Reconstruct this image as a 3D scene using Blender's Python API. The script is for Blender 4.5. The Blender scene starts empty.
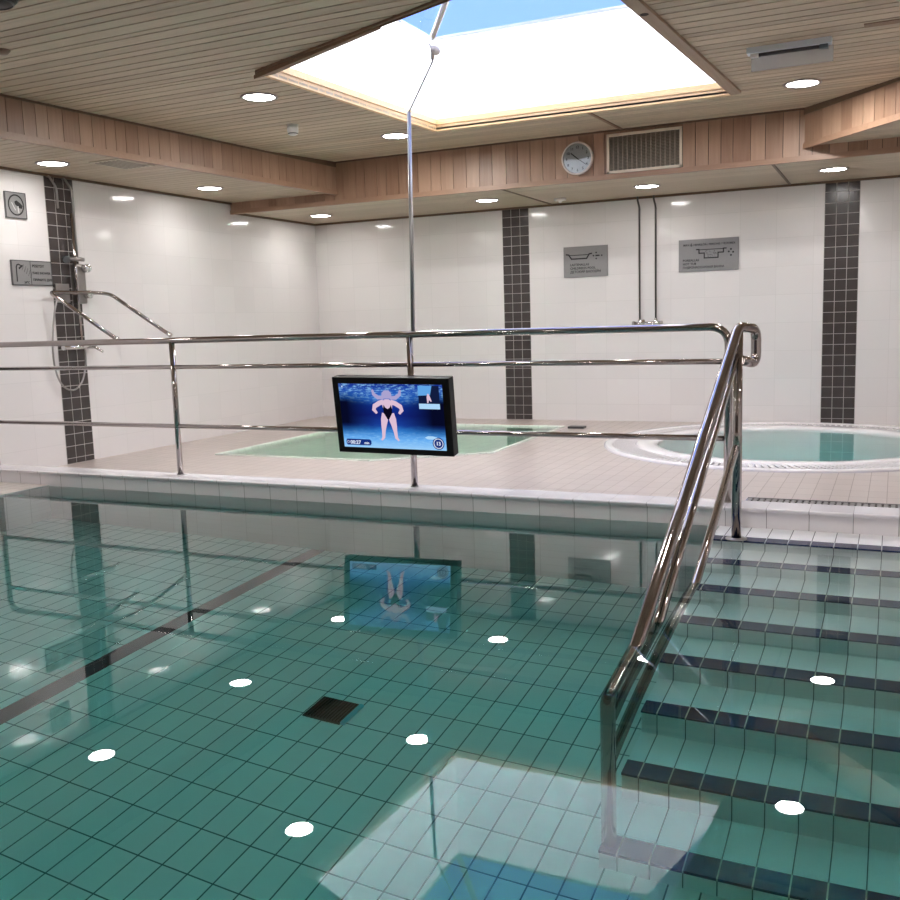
import bpy, bmesh, math, random
from mathutils import Vector, Matrix
random.seed(7)
scene = bpy.context.scene
COL = scene.collection
PI = math.pi
WLOC = {}

# ------------------------------------------------------------------ helpers
class MB:
    """collects shapes (world coordinates) into one mesh"""
    def __init__(s): s.v = []; s.f = []; s.sm = []
    def add(s, vs, fs, smooth=False):
        o = len(s.v); s.v += [tuple(v) for v in vs]
        for f in fs: s.f.append(tuple(i + o for i in f)); s.sm.append(smooth)
        return s
    def box(s, a, b):
        x0, y0, z0 = [min(p, q) for p, q in zip(a, b)]; x1, y1, z1 = [max(p, q) for p, q in zip(a, b)]
        vs = [(x0,y0,z0),(x1,y0,z0),(x1,y1,z0),(x0,y1,z0),(x0,y0,z1),(x1,y0,z1),(x1,y1,z1),(x0,y1,z1)]
        return s.add(vs, [(3,2,1,0),(4,5,6,7),(0,1,5,4),(1,2,6,5),(2,3,7,6),(3,0,4,7)])
    def bbox(s, a, b, r=.002):
        """box with chamfered edges"""
        x0, y0, z0 = [min(p, q) for p, q in zip(a, b)]; x1, y1, z1 = [max(p, q) for p, q in zip(a, b)]
        bm = bmesh.new(); bmesh.ops.create_cube(bm, size=1)
        for v in bm.verts: v.co = Vector(((x0+x1)/2 + v.co.x*(x1-x0), (y0+y1)/2 + v.co.y*(y1-y0), (z0+z1)/2 + v.co.z*(z1-z0)))
        bmesh.ops.bevel(bm, geom=bm.edges[:], offset=r, segments=2, affect='EDGES', profile=.6)
        return s.bm(bm)
    def bm(s, bm, M=None, smooth=False):
        bm.verts.index_update()
        vs = [(M @ v.co if M else v.co) for v in bm.verts]
        s.add(vs, [[v.index for v in f.verts] for f in bm.faces], smooth); bm.free(); return s
    def prism(s, pts, z0, z1):
        n = len(pts)
        return s.add([(x, y, z0) for x, y in pts] + [(x, y, z1) for x, y in pts],
            [tuple(range(n-1, -1, -1)), tuple(range(n, 2*n))] + [(i, (i+1) % n, (i+1) % n + n, i+n) for i in range(n)])
    def quadbox(s, q, up):
        """quad (4 points) extruded by the vector up"""
        up = Vector(up); q = [Vector(p) for p in q]
        return s.add(q + [p + up for p in q], [(3,2,1,0),(4,5,6,7),(0,1,5,4),(1,2,6,5),(2,3,7,6),(3,0,4,7)])
    def tube(s, pts, r, n=12, cap=True):
        pts = [Vector(p) for p in pts]; m = len(pts); vs = []; fs = []
        rs = r if isinstance(r, (list, tuple)) else [r]*m
        t0 = (pts[1]-pts[0]).normalized(); up = Vector((0,0,1)) if abs(t0.z) < .9 else Vector((1,0,0))
        a = t0.cross(up).normalized()
        for i in range(m):
            t = (pts[min(i+1, m-1)] - pts[max(i-1, 0)]).normalized()
            a = (a - t*a.dot(t)).normalized(); b = t.cross(a)
            for k in range(n):
                w = 2*PI*k/n; vs.append(pts[i] + (a*math.cos(w) + b*math.sin(w))*rs[i])
        for i in range(m-1):
            for k in range(n):
                fs.append((i*n+k, i*n+(k+1) % n, (i+1)*n+(k+1) % n, (i+1)*n+k))
        s.add(vs, fs, True)
        if cap:
            s.add([vs[k] for k in range(n)], [tuple(range(n-1, -1, -1))]); s.add([vs[(m-1)*n+k] for k in range(n)], [tuple(range(n))])
        return s
    def lathe(s, prof, c, n=48, smooth=True, axis='z'):
        vs = []; fs = []; m = len(prof)
        for k in range(n):
            w = 2*PI*k/n
            for r, z in prof:
                if axis == 'z': vs.append((c[0]+r*math.cos(w), c[1]+r*math.sin(w), c[2]+z))
                elif axis == 'y': vs.append((c[0]+r*math.cos(w), c[1]+z, c[2]+r*math.sin(w)))
                else: vs.append((c[0]+z, c[1]+r*math.cos(w), c[2]+r*math.sin(w)))
        for k in range(n):
            for i in range(m-1):
                a, b = k*m+i, ((k+1) % n)*m+i
                fs.append((a, b, b+1, a+1))
        return s.add(vs, fs, smooth)
    def text(s, body, size, M, align='LEFT'):
        cu = bpy.data.curves.new('t', 'FONT'); cu.body = body; cu.size = size; cu.align_x = align; cu.extrude = .0006; cu.offset = size*.022; cu.resolution_u = 2
        ob = bpy.data.objects.new('t', cu); COL.objects.link(ob)
        me = bpy.data.meshes.new_from_object(ob.evaluated_get(bpy.context.evaluated_depsgraph_get()))
        s.add([M @ v.co for v in me.vertices], [tuple(p.vertices) for p in me.polygons])
        bpy.data.objects.remove(ob); bpy.data.curves.remove(cu); bpy.data.meshes.remove(me); return s
    def build(s, name, m, parent=None, local=False, **kw):
        me = bpy.data.meshes.new(name)
        o = bpy.data.objects.new(name, me); COL.objects.link(o)
        off = Vector((0,0,0))
        if parent is not None:
            o.parent = parent
            if not local: off = WLOC.get(parent.name, off)
        elif not local and kw.get('org', True):
            xs, ys, zs = zip(*s.v); off = Vector(((min(xs)+max(xs))/2, (min(ys)+max(ys))/2, min(zs))); o.location = off
        WLOC[o.name] = off.copy()
        me.from_pydata([Vector(v) - off for v in s.v], [], s.f)
        me.polygons.foreach_set('use_smooth', s.sm); me.materials.append(m); me.validate(); me.update()
        bm = bmesh.new(); bm.from_mesh(me); bmesh.ops.remove_doubles(bm, verts=bm.verts, dist=1e-6)
        if kw.get('norm', True): bmesh.ops.recalc_face_normals(bm, faces=bm.faces)
        bm.to_mesh(me); bm.free()
        return o

def thing(name, label, cat, loc, group=None, rot=(0,0,0)):
    o = bpy.data.objects.new(name, None); COL.objects.link(o); o.location = loc; o.rotation_euler = rot
    o.empty_display_size = .1; o['label'] = label; o['category'] = cat
    if group: o['group'] = group
    WLOC[o.name] = Vector(loc); return o
def tag(o, label, cat, group=None):
    o['label'] = label; o['category'] = cat
    if group: o['group'] = group
    return o
def struct(o, label=None, cat=None):
    o['kind'] = 'structure'
    if label: o['label'] = label; o['category'] = cat or 'room'
    return o
def copy_tree(o, parent=None):
    c = o.copy(); COL.objects.link(c)
    if parent: c.parent = parent
    for ch in list(o.children): copy_tree(ch, c)
    return c

def arc(c, r, a0, a1, n, ax1, ax2):
    c = Vector(c); ax1 = Vector(ax1); ax2 = Vector(ax2)
    return [c + ax1*(r*math.cos(a0+(a1-a0)*i/n)) + ax2*(r*math.sin(a0+(a1-a0)*i/n)) for i in range(n+1)]
def fillet(pts, r, n=6):
    """polyline with rounded corners"""
    pts = [Vector(p) for p in pts]; out = [pts[0]]
    for i in range(1, len(pts)-1):
        a = (pts[i-1]-pts[i]); b = (pts[i+1]-pts[i]); d = min(r, a.length*.45, b.length*.45)
        p0 = pts[i] + a.normalized()*d; p1 = pts[i] + b.normalized()*d
        for k in range(n+1):
            t = k/n; out.append(p0*(1-t)**2 + pts[i]*(2*t*(1-t)) + p1*t*t)
    out.append(pts[-1]); return out

# ------------------------------------------------------------------ materials
class NT:
    def __init__(s, name):
        s.m = bpy.data.materials.new(name); s.m.use_nodes = True; s.t = s.m.node_tree; s.t.nodes.clear()
        s.out = s.n('ShaderNodeOutputMaterial')
    def n(s, typ, **kw):
        x = s.t.nodes.new(typ)
        for k, v in kw.items(): setattr(x, k, v)
        return x
    def l(s, a, b): s.t.links.new(a, b)
    def setin(s, x, i, v):
        if hasattr(v, 'links') or hasattr(v, 'is_linked'): s.l(v, x.inputs[i])
        elif v is not None: x.inputs[i].default_value = v
    def math(s, op, a, b=None, c=None):
        x = s.n('ShaderNodeMath', operation=op)
        for i, v in enumerate((a, b, c)): s.setin(x, i, v)
        return x.outputs[0]
    def mix(s, f, a, b):
        x = s.n('ShaderNodeMix', data_type='RGBA'); s.setin(x, 0, f); s.setin(x, 6, a); s.setin(x, 7, b); return x.outputs[2]
    def pos(s):
        g = s.n('ShaderNodeNewGeometry'); x = s.n('ShaderNodeSeparateXYZ'); s.l(g.outputs['Position'], x.inputs[0]); return g.outputs['Position'], x.outputs
    def noise(s, vec, scale, detail=3, rough=.5):
        x = s.n('ShaderNodeTexNoise'); s.setin(x, 'Scale', scale); s.setin(x, 'Detail', detail); s.setin(x, 'Roughness', rough)
        if vec is not None: s.l(vec, x.inputs['Vector'])
        return x.outputs[0]
    def vmul(s, vec, k):
        x = s.n('ShaderNodeVectorMath', operation='MULTIPLY'); s.l(vec, x.inputs[0]); x.inputs[1].default_value = k; return x.outputs[0]
    def princ(s, col, rough=.5, metal=0, bump=None, bstr=.2, bdist=.002, spec=.5):
        p = s.n('ShaderNodeBsdfPrincipled'); s.setin(p, 'Base Color', col); s.setin(p, 'Roughness', rough); s.setin(p, 'Metallic', metal); s.setin(p, 'Specular IOR Level', spec)
        if bump is not None:
            b = s.n('ShaderNodeBump'); b.inputs['Strength'].default_value = bstr; b.inputs['Distance'].default_value = bdist
            s.l(bump, b.inputs['Height']); s.l(b.outputs[0], p.inputs['Normal'])
        s.l(p.outputs[0], s.out.inputs[0]); return p

def rgb(r, g, b): return (r, g, b, 1)
def srgb(r, g, b):
    f = lambda c: (c/255/12.92 if c/255 <= .04045 else ((c/255+.055)/1.055)**2.4)
    return (f(r), f(g), f(b), 1)

def plain(name, col, rough=.5, metal=0, var=.05, scale=12, spec=.5):
    """one colour with a faint mottling"""
    t = NT(name); p, _ = t.pos(); nz = t.noise(p, scale)
    c = t.mix(nz, rgb(*[max(0, x*(1-var)) for x in col[:3]]), rgb(*[min(1, x*(1+var)) for x in col[:3]]))
    t.princ(c, rough, metal, spec=spec); return t.m

def tiles(name, u, v, pu, pv, ou, ov, grout, col, gcol, rough=.15, var=.04, bstr=.5, wav=.0, spec=.5, faces=None):
    """tile grid on world axes u,v ('X','Y','Z'); grout in metres; per-tile tone"""
    t = NT(name); p, xyz = t.pos(); ix = {'X':0,'Y':1,'Z':2}
    def axis(a, pitch, off):
        q = t.math('DIVIDE', t.math('SUBTRACT', xyz[ix[a]], off), pitch)
        fr = t.math('FRACT', q); d = t.math('MULTIPLY', t.math('MINIMUM', fr, t.math('SUBTRACT', 1.0, fr)), pitch)
        return t.math('FLOOR', q), d
    cu, du = axis(u, pu, ou); cv, dv = axis(v, pv, ov)
    d = t.math('MINIMUM', du, dv)
    mr = t.n('ShaderNodeMapRange'); t.l(d, mr.inputs[0]); mr.inputs[1].default_value = grout*.4; mr.inputs[2].default_value = grout*.6
    cmb = t.n('ShaderNodeCombineXYZ'); t.l(cu, cmb.inputs[0]); t.l(cv, cmb.inputs[1])
    wn = t.n('ShaderNodeTexWhiteNoise', noise_dimensions='2D'); t.l(cmb.outputs[0], wn.inputs['Vector'])
    tc = t.mix(wn.outputs[0], rgb(*[x*(1-var) for x in col[:3]]), rgb(*[min(1, x*(1+var)) for x in col[:3]]))
    c = t.mix(mr.outputs[0], gcol, tc)
    rg = t.math('SUBTRACT', .75, t.math('MULTIPLY', mr.outputs[0], .75-rough))
    h = mr.outputs[0]
    if wav: h = t.math('ADD', h, t.math('MULTIPLY', t.noise(p, 5, 1), wav))
    t.princ(c, rg, 0, h, bstr, .0015, spec); return t.m

def wood(name, c1, c2, axis, rough=.45, var=.25):
    """boards: grain along axis, each board (mesh island) with its own tone"""
    t = NT(name); p, _ = t.pos()
    k = {'X': (1.2, 30, 30), 'Z': (30, 30, 1.5), 'Y': (30, 1.2, 30)}[axis]
    nz = t.noise(t.vmul(p, k), 1.6, 6, .6)
    g = t.n('ShaderNodeNewGeometry'); ri = g.outputs['Random Per Island']
    f = t.math('ADD', t.math('MULTIPLY', nz, 1-var), t.math('MULTIPLY', ri, var*1.6)); f = t.math('SUBTRACT', f, .12)
    cl = t.math('MINIMUM', t.math('MAXIMUM', f, 0.0), 1.0)
    t.princ(t.mix(cl, c1, c2), rough, 0, nz, .15, .002); return t.m

def emit(name, col, strength):
    t = NT(name); e = t.n('ShaderNodeEmission'); e.inputs[0].default_value = col; e.inputs[1].default_value = strength
    t.l(e.outputs[0], t.out.inputs[0]); return t.m

M = {}
WT = rgb(.80, .77, .765)
M['wall_tile_back'] = tiles('white_wall_tile_back', 'X', 'Z', .3275, .262, -2.677, .172, .004, WT, rgb(.69,.665,.655), .10, .02, .25, .12)
M['wall_tile_side'] = tiles('white_wall_tile_side', 'Y', 'Z', .3275, .262, 6.68, .172, .004, WT, rgb(.69,.665,.655), .10, .02, .25, .12)
M['dark_tile'] = plain('charcoal_mosaic_tile', rgb(.060,.050,.048), .22, 0, .3, 9)
M['grout'] = plain('pale_grout', rgb(.50,.47,.45), .8)
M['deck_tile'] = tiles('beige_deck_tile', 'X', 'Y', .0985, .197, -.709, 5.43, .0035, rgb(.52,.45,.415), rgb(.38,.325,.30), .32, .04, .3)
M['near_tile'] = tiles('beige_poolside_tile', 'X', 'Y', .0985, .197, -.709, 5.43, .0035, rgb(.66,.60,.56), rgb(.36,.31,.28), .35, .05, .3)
M['kerb_tile'] = tiles('white_kerb_tile', 'X', 'Y', .197, 50, -2.128, -20, .004, rgb(.78,.75,.775), rgb(.32,.30,.31), .2, .03, .4)
M['pool_floor'] = tiles('white_pool_tile_floor', 'X', 'Y', .0965, .1875, -2.881, 2.291, .0052, rgb(.82,.82,.80), rgb(.12,.14,.14), .3, .035, .3)
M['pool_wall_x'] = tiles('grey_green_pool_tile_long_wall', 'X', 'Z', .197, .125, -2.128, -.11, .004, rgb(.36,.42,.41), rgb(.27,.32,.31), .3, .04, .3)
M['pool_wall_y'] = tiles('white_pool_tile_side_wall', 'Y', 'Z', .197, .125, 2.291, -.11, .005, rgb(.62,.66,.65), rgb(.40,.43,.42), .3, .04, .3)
M['step_tile'] = tiles('white_step_tile', 'X', 'Z', .0985, 40, -.424, -20, .0036, rgb(.86,.86,.86), rgb(.13,.13,.13), .3, .04, .3)
M['nose_tile'] = tiles('navy_step_nosing_tile', 'X', 'Z', .0985, 40, -.424, -20, .0045, rgb(.016,.028,.085), rgb(.42,.43,.42), .25, .2, .3)
M['lane_tile'] = tiles('dark_lane_tile', 'X', 'Y', .0965, .1875, -3.2175, 2.291, .003, rgb(.020,.024,.042), rgb(.02,.02,.02), .3, .15, .3)
M['ceil'] = wood('pale_slat_wood', rgb(.40,.315,.225), rgb(.76,.625,.47), 'X', .5)
M['soffit'] = wood('pale_soffit_wood', rgb(.40,.31,.22), rgb(.66,.55,.42), 'X', .5, .15)
M['gap'] = plain('dark_wood_backing', rgb(.035,.024,.016), .8)
M['fascia'] = wood('red_brown_board', rgb(.22,.118,.072), rgb(.47,.31,.215), 'Z', .42, .36)
M['mould'] = wood('red_brown_moulding', rgb(.26,.15,.095), rgb(.44,.28,.19), 'X', .4)
M['trim'] = wood('dark_cove_trim', rgb(.10,.06,.035), rgb(.20,.13,.08), 'X', .5)
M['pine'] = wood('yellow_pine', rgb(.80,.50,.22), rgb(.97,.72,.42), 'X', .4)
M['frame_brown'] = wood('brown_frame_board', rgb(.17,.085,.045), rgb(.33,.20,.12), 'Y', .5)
M['steel'] = plain('polished_steel', rgb(.40,.36,.35), .07, 1, .03)
M['brushed'] = plain('brushed_steel', rgb(.36,.34,.33), .32, 1, .08, 30)
M['chrome'] = plain('chrome', rgb(.72,.72,.72), .1, 1, .02)
M['pole'] = plain('grey_painted_pole', rgb(.42,.41,.41), .3, .8, .05)
M['darkpipe'] = plain('dark_metal_pipe', rgb(.13,.125,.12), .3, .9, .05)
M['brown_trim'] = wood('light_brown_trim', rgb(.27,.185,.12), rgb(.46,.34,.24), 'Y', .5)
M['black'] = plain('black_plastic', rgb(.008,.007,.008), .45, 0, .1, 12, .22)
M['darkgrey'] = plain('dark_grey_plastic', rgb(.05,.05,.055), .4)
M['white'] = plain('white_plastic', rgb(.78,.77,.75), .35)
M['acrylic_white'] = plain('white_fibreglass', rgb(.82,.79,.80), .16, 0, .02)
M['sign'] = plain('grey_sign_plate', rgb(.27,.265,.265), .42, .3, .06, 40)
M['ink'] = plain('black_sign_print', rgb(.012,.012,.012), .5)
M['whiteink'] = plain('pale_sign_print', rgb(.62,.62,.62), .5)
M['cream'] = plain('cream_frame', rgb(.70,.62,.50), .4)
M['lamp'] = emit('lit_diffuser', rgb(1,.97,.93), 38)
M['water_dark'] = plain('dark_slot', rgb(.02,.018,.015), .7)
M['vent'] = plain('pale_vent', rgb(.55,.48,.38), .5)
M['louvre'] = plain('grey_brown_louvre', rgb(.30,.26,.21), .5)

def water(name, kabs, bscale, bstr):
    t = NT(name); p, _ = t.pos()
    h = t.noise(p, bscale, 2, .5)
    b = t.n('ShaderNodeBump'); b.inputs['Strength'].default_value = bstr; b.inputs['Distance'].default_value = .004; t.l(h, b.inputs['Height'])
    g = t.n('ShaderNodeBsdfGlass'); g.inputs['Roughness'].default_value = 0; g.inputs['IOR'].default_value = 1.333; t.l(b.outputs[0], g.inputs['Normal'])
    t.l(g.outputs[0], t.out.inputs[0])
    va = t.n('ShaderNodeVolumeAbsorption'); D = max(kabs)*1.25; va.inputs['Density'].default_value = D
    va.inputs['Color'].default_value = (1-kabs[0]/D, 1-kabs[1]/D, 1-kabs[2]/D, 1)
    t.l(va.outputs[0], t.out.inputs['Volume']); return t.m
M['water'] = water('pool_water', (.72,.25,.27), 2.2, .10)
M['spa_water'] = water('spa_water', (.62,.03,.065), 6, .05)
M['kid_water'] = water('paddling_water', (.95,.22,.50), 4, .04)

def pane():
    t = NT('clear_glass'); a = t.n('ShaderNodeBsdfTransparent'); a.inputs[0].default_value = (.93,.96,.97,1)
    g = t.n('ShaderNodeBsdfGlossy'); g.inputs['Roughness'].default_value = .02
    f = t.n('ShaderNodeFresnel'); f.inputs[0].default_value = 1.45
    x = t.n('ShaderNodeMixShader'); t.l(f.outputs[0], x.inputs[0]); t.l(a.outputs[0], x.inputs[1]); t.l(g.outputs[0], x.inputs[2]); t.l(x.outputs[0], t.out.inputs[0]); return t.m
M['pane'] = pane()
def acryl():
    t = NT('frosted_acrylic'); a = t.n('ShaderNodeBsdfTransparent'); a.inputs[0].default_value = (.95,.97,1,1)
    g = t.n('ShaderNodeBsdfPrincipled'); g.inputs['Base Color'].default_value = rgb(.85,.86,.9); g.inputs['Roughness'].default_value = .15
    x = t.n('ShaderNodeMixShader'); x.inputs[0].default_value = .34; t.l(a.outputs[0], x.inputs[1]); t.l(g.outputs[0], x.inputs[2]); t.l(x.outputs[0], t.out.inputs[0]); return t.m
M['acryl'] = acryl()
def opal():
    t = NT('opal_glazing'); a = t.n('ShaderNodeBsdfTranslucent'); a.inputs[0].default_value = rgb(.82,.84,.85)
    d = t.n('ShaderNodeBsdfDiffuse'); d.inputs[0].default_value = rgb(.85,.86,.86)
    x = t.n('ShaderNodeMixShader'); x.inputs[0].default_value = .4; t.l(a.outputs[0], x.inputs[1]); t.l(d.outputs[0], x.inputs[2]); t.l(x.outputs[0], t.out.inputs[0]); return t.m
M['opal'] = opal()

# ------------------------------------------------------------------ key dimensions (metres; water surface z = 0)
XL, YB = -6.109, 9.553
XR, YF = 3.4, -3.0
ZM, ZL, ZB = 2.557, 2.312, 2.223            # main ceiling, left soffit, back soffit
YFA = 8.02                                  # back fascia plane
lf = lambda y: -5.125 + (y-4.48)*.072      # left fascia line, x at y
rf = lambda y: -.671 + (8.02-y)*.806
ZMB = 2.594                                 # main ceiling where it meets the back fascia
zc = lambda y: ZM + max(0, y-7.03)*(ZMB-ZM)/(8.02-7.03)         # right fascia line, x at y
YK, KT = 4.824, .106                         # kerb face, kerb top
XP0, XP1, YP0 = -5.40, 1.35, .55            # pool
XS, ZF = -.775, -1.187

# ------------------------------------------------------------------ walls
def wall(name, a, b, m): return struct(MB().box(a, b).build(name, m))
wall('wall_back', (XL-.12, YB, -.3), (XR+.12, YB+.12, 2.7), M['wall_tile_back'])
wall('wall_left', (XL-.12, YF, -.3), (XL, YB, 2.7), M['wall_tile_side'])
wall('wall_right', (XR, YF, -.3), (XR+.12, YB, 2.7), M['wall_tile_side'])
M['brown_wall'] = plain('brown_wall_tile', rgb(.16,.12,.10), .3)
wall('wall_front', (XL-.12, YF-.12, -.3), (XR+.12, YF, 2.7), M['brown_wall'])
# dark mosaic bands, three tiles wide
def band(n, x0, y0, dx, dy, nx, ny):
    m = MB(); g = MB(); P = .0985
    h = ZB if nx else ZL
    for i in range(3):
        k = 0
        while True:
            z0, z1 = h - (k+1)*P + .0026, min(h - k*P - .0026, h)
            if z1 < 0.012: break
            z0 = max(z0, .004)
            u0, u1 = i*.0985+.0028, (i+1)*.0985-.0028
            a = (x0+dx*u0, y0+dy*u0, z0); b = (x0+dx*u1+nx[0]*.0025, y0+dy*u1+nx[1]*.0025, z1)
            m.box(a, b); k += 1
    return struct(m.build('trim_%d' % n, M['dark_tile']))
def bandg(x0, y0, x1, y1): pass
NX = (0, -1)
band(1, -3.788, YB-.0012, 1, 0, NX, 0); band(2, -.622, YB-.0012, 1, 0, NX, 0)
b3 = MB(); P = .0985
for i in range(3):
    for k in range(24):
        z1 = ZL - k*P - .0028; z0 = max(z1 - P + .0056, .004)
        if z1 > .012: b3.box((XL+.0012, 5.664+i*.0977+.0032, z0), (XL+.003, 5.664+(i+1)*.0977-.0032, z1))
struct(b3.build('trim_3', M['dark_tile']))
gb = MB().box((-3.790, YB-.001, .003), (-3.4915, YB-.0002, ZB)); struct(gb.build('trim_4', M['grout']))
gb = MB().box((-.624, YB-.001, .003), (-.3255, YB-.0002, ZB)); struct(gb.build('trim_5', M['grout']))
gb = MB().box((XL+.0002, 5.662, .003), (XL+.001, 5.959, ZL)); struct(gb.build('trim_6', M['grout']))

# ------------------------------------------------------------------ floors with cut-outs
def holed(loops, z, name, m):
    bm = bmesh.new(); es = []
    for lp in loops:
        vs = [bm.verts.new((x, y, z)) for x, y in lp]
        es += [bm.edges.new((vs[i], vs[(i+1) % len(vs)])) for i in range(len(vs))]
    bmesh.ops.triangle_fill(bm, edges=es, use_beauty=True)
    for f in bm.faces:
        if f.normal.z < 0: f.normal_flip()
    mb = MB().bm(bm)
    return struct(mb.build(name, m, norm=False))
JC, JR, JI = (-.76, 8.06), 1.47, 1.06
KID = [(-5.22,6.43),(-3.70,6.40),(-2.91,7.04),(-2.93,8.95),(-5.22,8.98)]
circ = lambda c, r, n=72: [(c[0]+r*math.cos(2*PI*i/n), c[1]+r*math.sin(2*PI*i/n)) for i in range(n)]
GR = (-.75, 5.42, 2.6, 5.65)                 # channel grate
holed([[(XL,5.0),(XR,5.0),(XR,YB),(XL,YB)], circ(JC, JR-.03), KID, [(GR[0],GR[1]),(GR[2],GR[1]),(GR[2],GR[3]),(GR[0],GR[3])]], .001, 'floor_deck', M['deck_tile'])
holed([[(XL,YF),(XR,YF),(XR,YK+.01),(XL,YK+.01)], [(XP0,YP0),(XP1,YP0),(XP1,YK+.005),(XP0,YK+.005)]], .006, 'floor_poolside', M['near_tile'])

# ------------------------------------------------------------------ pool basin
struct(MB().box((XP0-.1, YP0-.1, ZF-.12), (XP1+.1, YK+.1, ZF)).build('floor_pool_basin', M['pool_floor']))
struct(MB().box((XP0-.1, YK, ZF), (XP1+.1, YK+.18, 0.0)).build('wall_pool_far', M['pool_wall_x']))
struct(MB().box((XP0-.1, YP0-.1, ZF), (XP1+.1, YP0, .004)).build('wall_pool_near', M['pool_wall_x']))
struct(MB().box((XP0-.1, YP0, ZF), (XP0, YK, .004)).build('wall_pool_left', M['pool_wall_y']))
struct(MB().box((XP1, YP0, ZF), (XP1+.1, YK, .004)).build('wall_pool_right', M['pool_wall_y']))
# kerb with a rounded nosing
prof = [(YK, -.001), (YK, KT-.0235), (YK+.006, KT-.0235), (YK+.006, KT-.0195), (YK-.018, KT-.0195), (YK-.022, KT-.008)] + [(YK-.012+.010*math.cos(a)*-1, KT-.008+.008*math.sin(a)) for a in (0, .5, 1.0, 1.57)] + [(YK+.17, KT), (YK+.185, KT-.006), (YK+.19, KT-.02), (YK+.19, -.001)]
kb = MB(); n = len(prof)
kb.add([(XL, y, z) for y, z in prof] + [(XR, y, z) for y, z in prof], [(i, (i+1) % n, (i+1) % n+n, i+n) for i in range(n)] + [tuple(range(n)), tuple(range(2*n-1, n-1, -1))])
struct(kb.build('trim_7', M['kerb_tile']))
# lane line
struct(MB().box((-3.2175, YP0+.01, ZF), (-3.121, YK-.003, ZF+.003)).build('trim_8', M['lane_tile']))

# steps
RIS, TRD, NY, NZ = .1576, .2695, 4.520, .0093
stp = MB(); nos = MB(); sp = []
for k in range(8):
    z = NZ - k*RIS - (.004 if k else .006); y1 = NY - k*TRD; yb = (YK if k == 0 else NY-(k-1)*TRD)
    stp.box((XS, y1, ZF), (XP1, yb+.0, z))
    nos.box((XS-.001, y1-.003, z-.012), (XP1, y1+.083, z+.0015))
struct(stp.build('floor_pool_steps', M['step_tile'])); struct(nos.build('trim_9', M['nose_tile']))
# rounded tile where the top step meets the kerb
# water
wm = MB().box((XP0-.05, YP0-.05, ZF-.05), (XP1+.05, YK+.05, 0.0)); wo = wm.build('pool_water', M['water']); struct(wo)

# drain in the pool floor
dr = thing('floor_drain', 'square dark grate drain sunk in the tiled pool floor', 'drain', (-2.015, 3.10, ZF))
MB().bbox((-2.10,3.018,ZF), (-1.928,3.182,ZF+.010), .003).build('drain_frame', M['darkgrey'], dr)
g = MB()
for i in range(12): g.box((-2.092+i*.0138, 3.026, ZF+.010), (-2.092+i*.0138+.007, 3.174, ZF+.018))
g.build('drain_grate', M['black'], dr)
MB().bbox((-1.928,3.022,ZF), (-1.908,3.178,ZF+.02), .003).build('drain_edge', plain('turquoise_plastic', rgb(.12,.62,.75), .4), dr)

# ------------------------------------------------------------------ ceilings of separate boards
OP = [(-3.44,4.862), (-3.314,7.0), (-1.060,7.0), (-1.256,3.995)]    # skylight opening: near-left, far-left, far-right, near-right
def op_int(y):
    if y >= 7.0 or y <= 3.995: return None
    l = OP[0][0] + (y-OP[0][1])*(OP[1][0]-OP[0][0])/(OP[1][1]-OP[0][1])
    nl = OP[3][0] + (y-OP[3][1])*(OP[0][0]-OP[3][0])/(OP[0][1]-OP[3][1])
    r = OP[2][0] + (y-OP[2][1])*(OP[3][0]-OP[2][0])/(OP[3][1]-OP[2][1])
    return (max(l, nl) if y < 4.862 else l), r
def boards(ya, yb, left, right, z, pitch, gap=.006, hole=False, th=.014, rev=.0):
    m = MB(); y = ya; cuts = [7.0, 4.862, 3.995] if hole else []
    while y < yb - 1e-4:
        y2 = min(y + pitch*random.choice((.8, 1, 1, 1.15)), yb)
        for c in cuts:
            if y < c - .004 < y2 - .004: y2 = c + gap*.0
        a, b = y, y2 - gap
        if b - a > .008:
            ia, ib = (op_int(a), op_int(b)) if hole else (None, None)
            ia = ia or (op_int(a+.02) if hole else None); ib = ib or (op_int(b-.02) if hole else None)
            segs = [((left(a), right(a)), (left(b), right(b)))]
            if hole and op_int((a+b)/2) and ia and ib: segs = [((left(a), ia[0]), (left(b), ib[0])), ((ia[1], right(a)), (ib[1], right(b)))]
            for (p, q), (r, s_) in segs:
                if q - p < .002 and s_ - r < .002: continue
                za, zb = (zc(a), zc(b)) if hole else (z, z); m.quadbox([(p,a,za),(q,a,za),(s_,b,zb),(r,b,zb)], (0,0,th))
        y = y2
    return m
struct(boards(YF, YFA, lf, lambda y: min(rf(y), XR), ZM, .092, .013, True).build('ceiling', M['ceil']))
struct(boards(YF, YFA, lambda y: XL, lf, ZL, .092, .009).build('ceiling_soffit_left', M['soffit']))
struct(boards(YFA, YB, lambda y: XL, lambda y: XR, ZB, .092, .006).build('ceiling_soffit_back', M['soffit']))
struct(boards(3.0, YFA, lambda y: min(rf(y), XR-.001), lambda y: XR, 2.31, .092, .006).build('ceiling_soffit_right', M['soffit']))
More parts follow.
